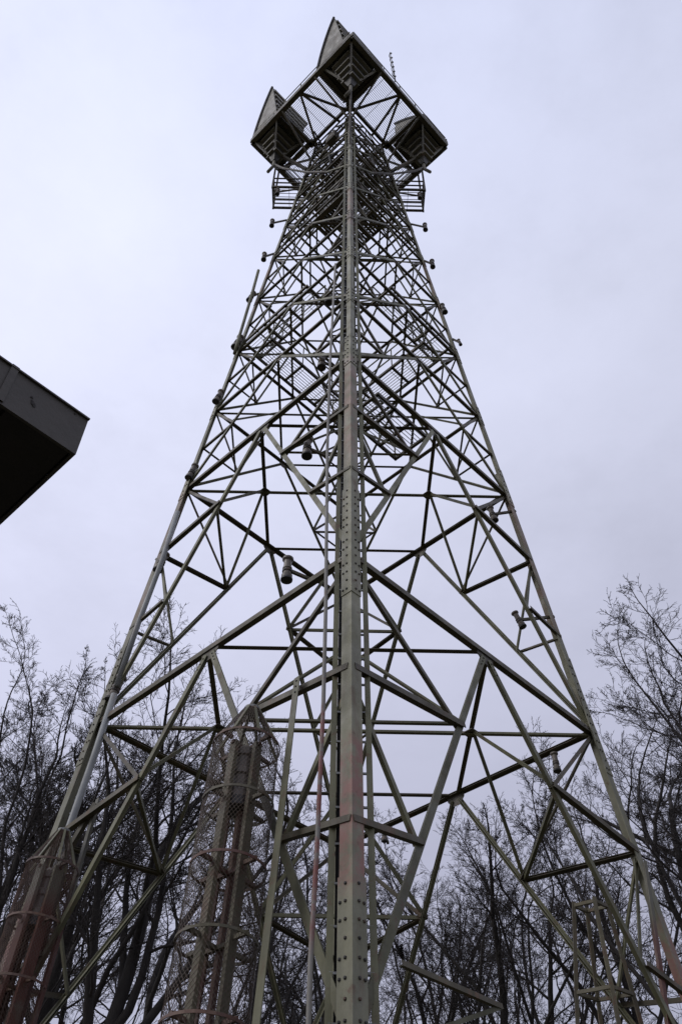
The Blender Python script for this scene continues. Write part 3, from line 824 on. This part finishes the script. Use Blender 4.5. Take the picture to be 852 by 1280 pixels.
# ------------------------------------------------------------------ building eave on the left
bc = survey(95, 568, CAM_POS + Vector((0, 0, 2.6)), (0, 0, 1))      # lower corner of the fascia
ea = Vector((-1, -1, 0)).normalized(); eb = Vector((-1, 1, 0)).normalized()
hut = empty('flat_roofed_building', (bc.x, bc.y, 0), 'low building at the left edge, dark eave and grey fascia jutting into view', 'building')
FH = 0.214; LA, LB = 6.5, 7.5; zs = bc.z
def hutobj(mb, name, mats, par=None):
    o = mb.build(name, mats); local(hut, o); return o
def slab(p0, la, lb, z0, z1, b=None):
    b = b or MB()
    b.prism([(0, 0), (la, 0), (la, lb), (0, lb)], Vector((p0.x, p0.y, z0)), Vector((p0.x, p0.y, z1)), ea, eb); return b
base = Vector((bc.x, bc.y, 0))
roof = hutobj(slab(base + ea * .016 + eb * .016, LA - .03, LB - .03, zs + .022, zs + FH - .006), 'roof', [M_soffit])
fa = MB()
fa.prism([(0, 0), (.014, 0), (.014, FH), (0, FH)], Vector((bc.x, bc.y, zs)), Vector((bc.x, bc.y, zs)) + ea * LA, eb, Vector((0, 0, 1)))
f1 = hutobj(fa, 'fascia', [M_fascia])
fa = MB(); fa.prism([(0, 0), (.014, 0), (.014, FH), (0, FH)], Vector((bc.x, bc.y, zs)) + eb * .015, Vector((bc.x, bc.y, zs)) + eb * LB, ea, Vector((0, 0, 1)))
hutobj(fa, 'fascia', [M_fascia])
dr = MB(); dr.bar(Vector((bc.x, bc.y, zs + FH + .004)) - eb * .004 - ea * .002, Vector((bc.x, bc.y, zs + FH + .004)) - eb * .004 + ea * LA, .010, .008)
hutobj(dr, 'drip_edge', [M_fascia])
jt = MB(); jp = Vector((bc.x, bc.y, zs + FH * .55)) + ea * 0.335 - eb * .004
jt.bar(jp - Vector((0, 0, FH * .5)), jp + Vector((0, 0, FH * .52)),   .03, .005, eb); hutobj(jt, 'joint_cover', [M_fascia])
st = MB(); rs = random.Random(3)
for (s, z, r) in ((.235, .62, .006), (.222, .50, .009), (.214, .46, .007), (.228, .54, .005), (.06, .93, .004)):
    c = Vector((bc.x, bc.y, zs + FH * z)) + ea * s - eb * .001
    pts = [(math.cos(2 * math.pi * k / 9) * r * rs.uniform(.6, 1.3), math.sin(2 * math.pi * k / 9) * r * rs.uniform(.6, 1.3)) for k in range(9)]
    st.prism(pts, c, c - eb * .0015, ea, Vector((0, 0, 1)))
hutobj(st, 'peeled_patch', [M_stain])
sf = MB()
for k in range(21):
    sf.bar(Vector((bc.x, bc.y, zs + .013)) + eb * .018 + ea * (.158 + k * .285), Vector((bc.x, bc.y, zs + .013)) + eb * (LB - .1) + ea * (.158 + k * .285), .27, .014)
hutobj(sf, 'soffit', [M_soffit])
ov = 0.75
wl = slab(base + ea * ov + eb * ov, LA - 2 * ov, LB - 2 * ov, -0.3, zs + .001); wall = hutobj(wl, 'wall', [M_wall])
dm = MB(); dm.bar(base + ea * 2.6 + eb * (ov - .012) + Vector((0, 0, 1.05)), base + ea * 2.6 + eb * (ov - .012) + Vector((0, 0, 1.06)), .9, .9, eb)
dd = MB(); dd.prism([(0, 0), (.95, 0), (.95, 2.1), (0, 2.1)], base + ea * 2.2 + eb * (ov - .03), base + ea * 2.2 + eb * (ov - .002), ea, Vector((0, 0, 1)))
hutobj(dd, 'door', [M_hornrib])

# ------------------------------------------------------------------ bare trees
def tree_meshes(seed, H, spread=0.42, r0=0.21, lean=0.0):
    rg = random.Random(seed)
    tr = MB(); cr = MB()
    ax_, ay_, rxy, cz = rg.uniform(-.03, .03) * H, rg.uniform(-.03, .03) * H, spread * H * rg.uniform(.66, .78), .60 * H
    ph = rg.uniform(0, 6.28)
    def env(q):
        """rounded, slightly lumpy crown outline: > 1 is outside"""
        dx, dy = q.x - ax_, q.y - ay_
        a = math.atan2(dy, dx); lump = 1 + .10 * math.sin(3 * a + ph) + .07 * math.sin(5 * a + q.z * .9 + ph)
        rz = .40 * H if q.z > cz else .48 * H
        return math.sqrt((dx * dx + dy * dy) / (rxy * lump) ** 2 + ((q.z - cz) / rz) ** 2)
    def grow(p, d, L, r, lvl):
        nseg = (7, 9, 8, 6, 4, 3)[lvl]
        pts = [p]; d = d.normalized()
        wig = (0.07, 0.11, 0.14, 0.17, 0.2, 0.22)[lvl]
        rend = r * (0.55 if lvl == 0 else 0.30)
        bend = Vector((rg.gauss(0, 1), rg.gauss(0, 1), rg.gauss(0, .5))) * (0.0, .045, .06, .08, .09, .09)[lvl]   # steady curvature
        dirs = [d]; lim = rg.uniform(.88, 1.03)
        for i in range(nseg):
            j = Vector((rg.gauss(0, 1), rg.gauss(0, 1), rg.gauss(0, 1) * .6)) * wig
            d = (d + j + bend + Vector((0, 0, (0.02, 0.075, 0.06, 0.045, 0.05, 0.05)[lvl]))).normalized()
            p = p + d * (L / nseg)
            if lvl and env(p) > lim and len(pts) > 1: break
            pts.append(p); dirs.append(d)
        nseg = len(pts) - 1
        rad = [r + (rend - r) * k / nseg for k in range(nseg + 1)]
        mb = tr if lvl <= 1 else cr
        mb.tube(pts, [max(x, (.006, .006, .0055, .005, .0045, .0038)[lvl]) for x in rad], (10, 8, 5, 4, 3, 3)[lvl], caps=False)
        if lvl == 5: return
        kids = (rg.randint(4, 6), rg.randint(6, 8), rg.randint(7, 9), rg.randint(6, 8), rg.randint(4, 5))[lvl]
        s0 = (0.45, 0.25, 0.2, 0.2, 0.2)[lvl]
        for k in range(kids):
            f = s0 + (1 - s0) * (k + rg.random() * .8) / kids; f = min(f, 0.99)
            x = f * nseg; i = int(x); q = pts[i].lerp(pts[i + 1], x - i); dd_ = dirs[i]
            az = rg.uniform(0, 2 * math.pi) if lvl else 2.4 * k + rg.uniform(-.5, .5)
            o = dd_.orthogonal().normalized(); o2 = dd_.cross(o)
            ang = rg.uniform(.5, 1.0) if lvl else rg.uniform(.40, .75) * (spread / .42)
            nd = dd_ * math.cos(ang) + (o * math.cos(az) + o2 * math.sin(az)) * math.sin(ang)
            if lvl and nd.z < -0.1: nd.z *= -0.3
            rr = (rad[i] * (1 - (x - i)) + rad[i + 1] * (x - i))
            ratio = ((.62, .85), (.36, .58), (.36, .58), (.34, .55), (.35, .60))[lvl]
            ll = L * rg.uniform(*ratio) * (1 - .45 * f if lvl else 1 - .25 * (f - .45))
            grow(q, nd, ll, rr * (rg.uniform(.55, .75) if lvl < 1 else rg.uniform(.4, .6)), lvl + 1)
        if lvl < 4:
            grow(pts[-1], dirs[-1], L * (rg.uniform(.42, .5) if lvl == 0 else rg.uniform(.3, .42)), rend, lvl + 1)
    d = Vector((rg.gauss(0, .06) + lean, rg.gauss(0, .06), 1))
    grow(Vector((0, 0, -0.2)), d, H * 0.58, r0, 0)
    k = H / max(v[2] for v in cr.v)
    for mb in (tr, cr): mb.v = [(x * k, y * k, z * k) for x, y, z in mb.v]
    def mk(mb, name, m):
        me = bpy.data.meshes.new(name); me.from_pydata(mb.v, [], mb.f); me.materials.append(m)
        me.polygons.foreach_set('use_smooth', [True] * len(me.polygons)); me.update(); return me
    return mk(tr, 'trunk', M_bark), mk(cr, 'crown', M_twig)
TM = [tree_meshes(200 + i, 18.0, spread=(.40, .44, .48, .40, .46, .38, .44)[i], r0=(.19, .22, .18, .20, .23, .17, .20)[i]) for i in range(7)]
def tree(az, dist, H, mi, label, rz):
    a = math.radians(az)
    p = Vector((CAM_POS.x + math.sin(a) * dist, CAM_POS.y + math.cos(a) * dist, -0.1))
    t = empty('bare_tree', p, label, 'tree', 'bare winter trees round the tower', rz)
    t.scale = (H / 18.0,) * 3
    for me, nm in zip(TM[mi], ('trunk', 'crown')):
        o = bpy.data.objects.new(nm, me); COL.objects.link(o); o.parent = t
TREES = [
 (-27.4, 23.0, 19.3, 5, 'bare tree at the left picture edge, its twigs reaching highest on that side'),
 (-23.0, 24.0, 19.1, 0, 'bare tree left of the left leg, just right of the left picture edge'),
 (-19.0, 26.0, 19.9, 3, 'bare tree whose thin top ends just left of the left tower leg'),
 (-15.2, 24.5, 19.2, 4, 'bare tree behind the left tower leg and the red banded cage'),
 (-11.2, 27.5, 20.3, 2, 'bare tree between the left leg and the mesh cage, crown under the long brace'),
 (-6.6, 29.5, 20.3, 5, 'bare tree right behind the pointed top of the mesh cage'),
 (-2.0, 32.0, 18.1, 6, 'low bare tree just left of the nearest leg, seen through the braces'),
 (3.4, 31.5, 17.0, 5, 'bare tree just right of the nearest leg, crown below open sky'),
 (8.0, 28.5, 17.0, 2, 'bare tree forking in the gap right of the nearest leg'),
 (12.0, 27.5, 17.5, 0, 'bare tree behind the long light brace right of the nearest leg'),
 (16.2, 26.0, 17.5, 3, 'bare tree left of and behind the open insulator frame'),
 (20.2, 25.0, 19.4, 4, 'bare tree behind the right tower leg, right of the open insulator frame'),
 (24.4, 24.0, 18.9, 0, 'bare tree just right of the right tower leg'),
 (28.6, 23.0, 18.2, 4, 'tall bare tree at the right picture edge, its top highest on that side'),
 (-26.4, 34.0, 25.0, 2, 'distant slender tree behind the leftmost trees'),
 (-14.0, 38.0, 25.8, 6, 'distant slender tree seen inside the tower beside the left leg'),
 (-5.8, 43.0, 24.8, 1, 'distant slender tree between the mesh cage and the outrigger post'),
 (1.4, 44.0, 20.8, 4, 'distant slender tree mostly hidden behind the nearest leg'),
 (5.6, 42.0, 21.8, 6, 'distant slender tree in the first gap right of the nearest leg'),
 (14.0, 41.0, 22.8, 5, 'distant slender tree in the middle of the right tower face'),
 (25.4, 30.0, 26.3, 3, 'distant slender tree behind the rightmost trees'),
]
for i, (az, dist, H, mi, lab) in enumerate(TREES):
    tree(az, dist, H, mi, lab, (i * 2.4) % 6.28)
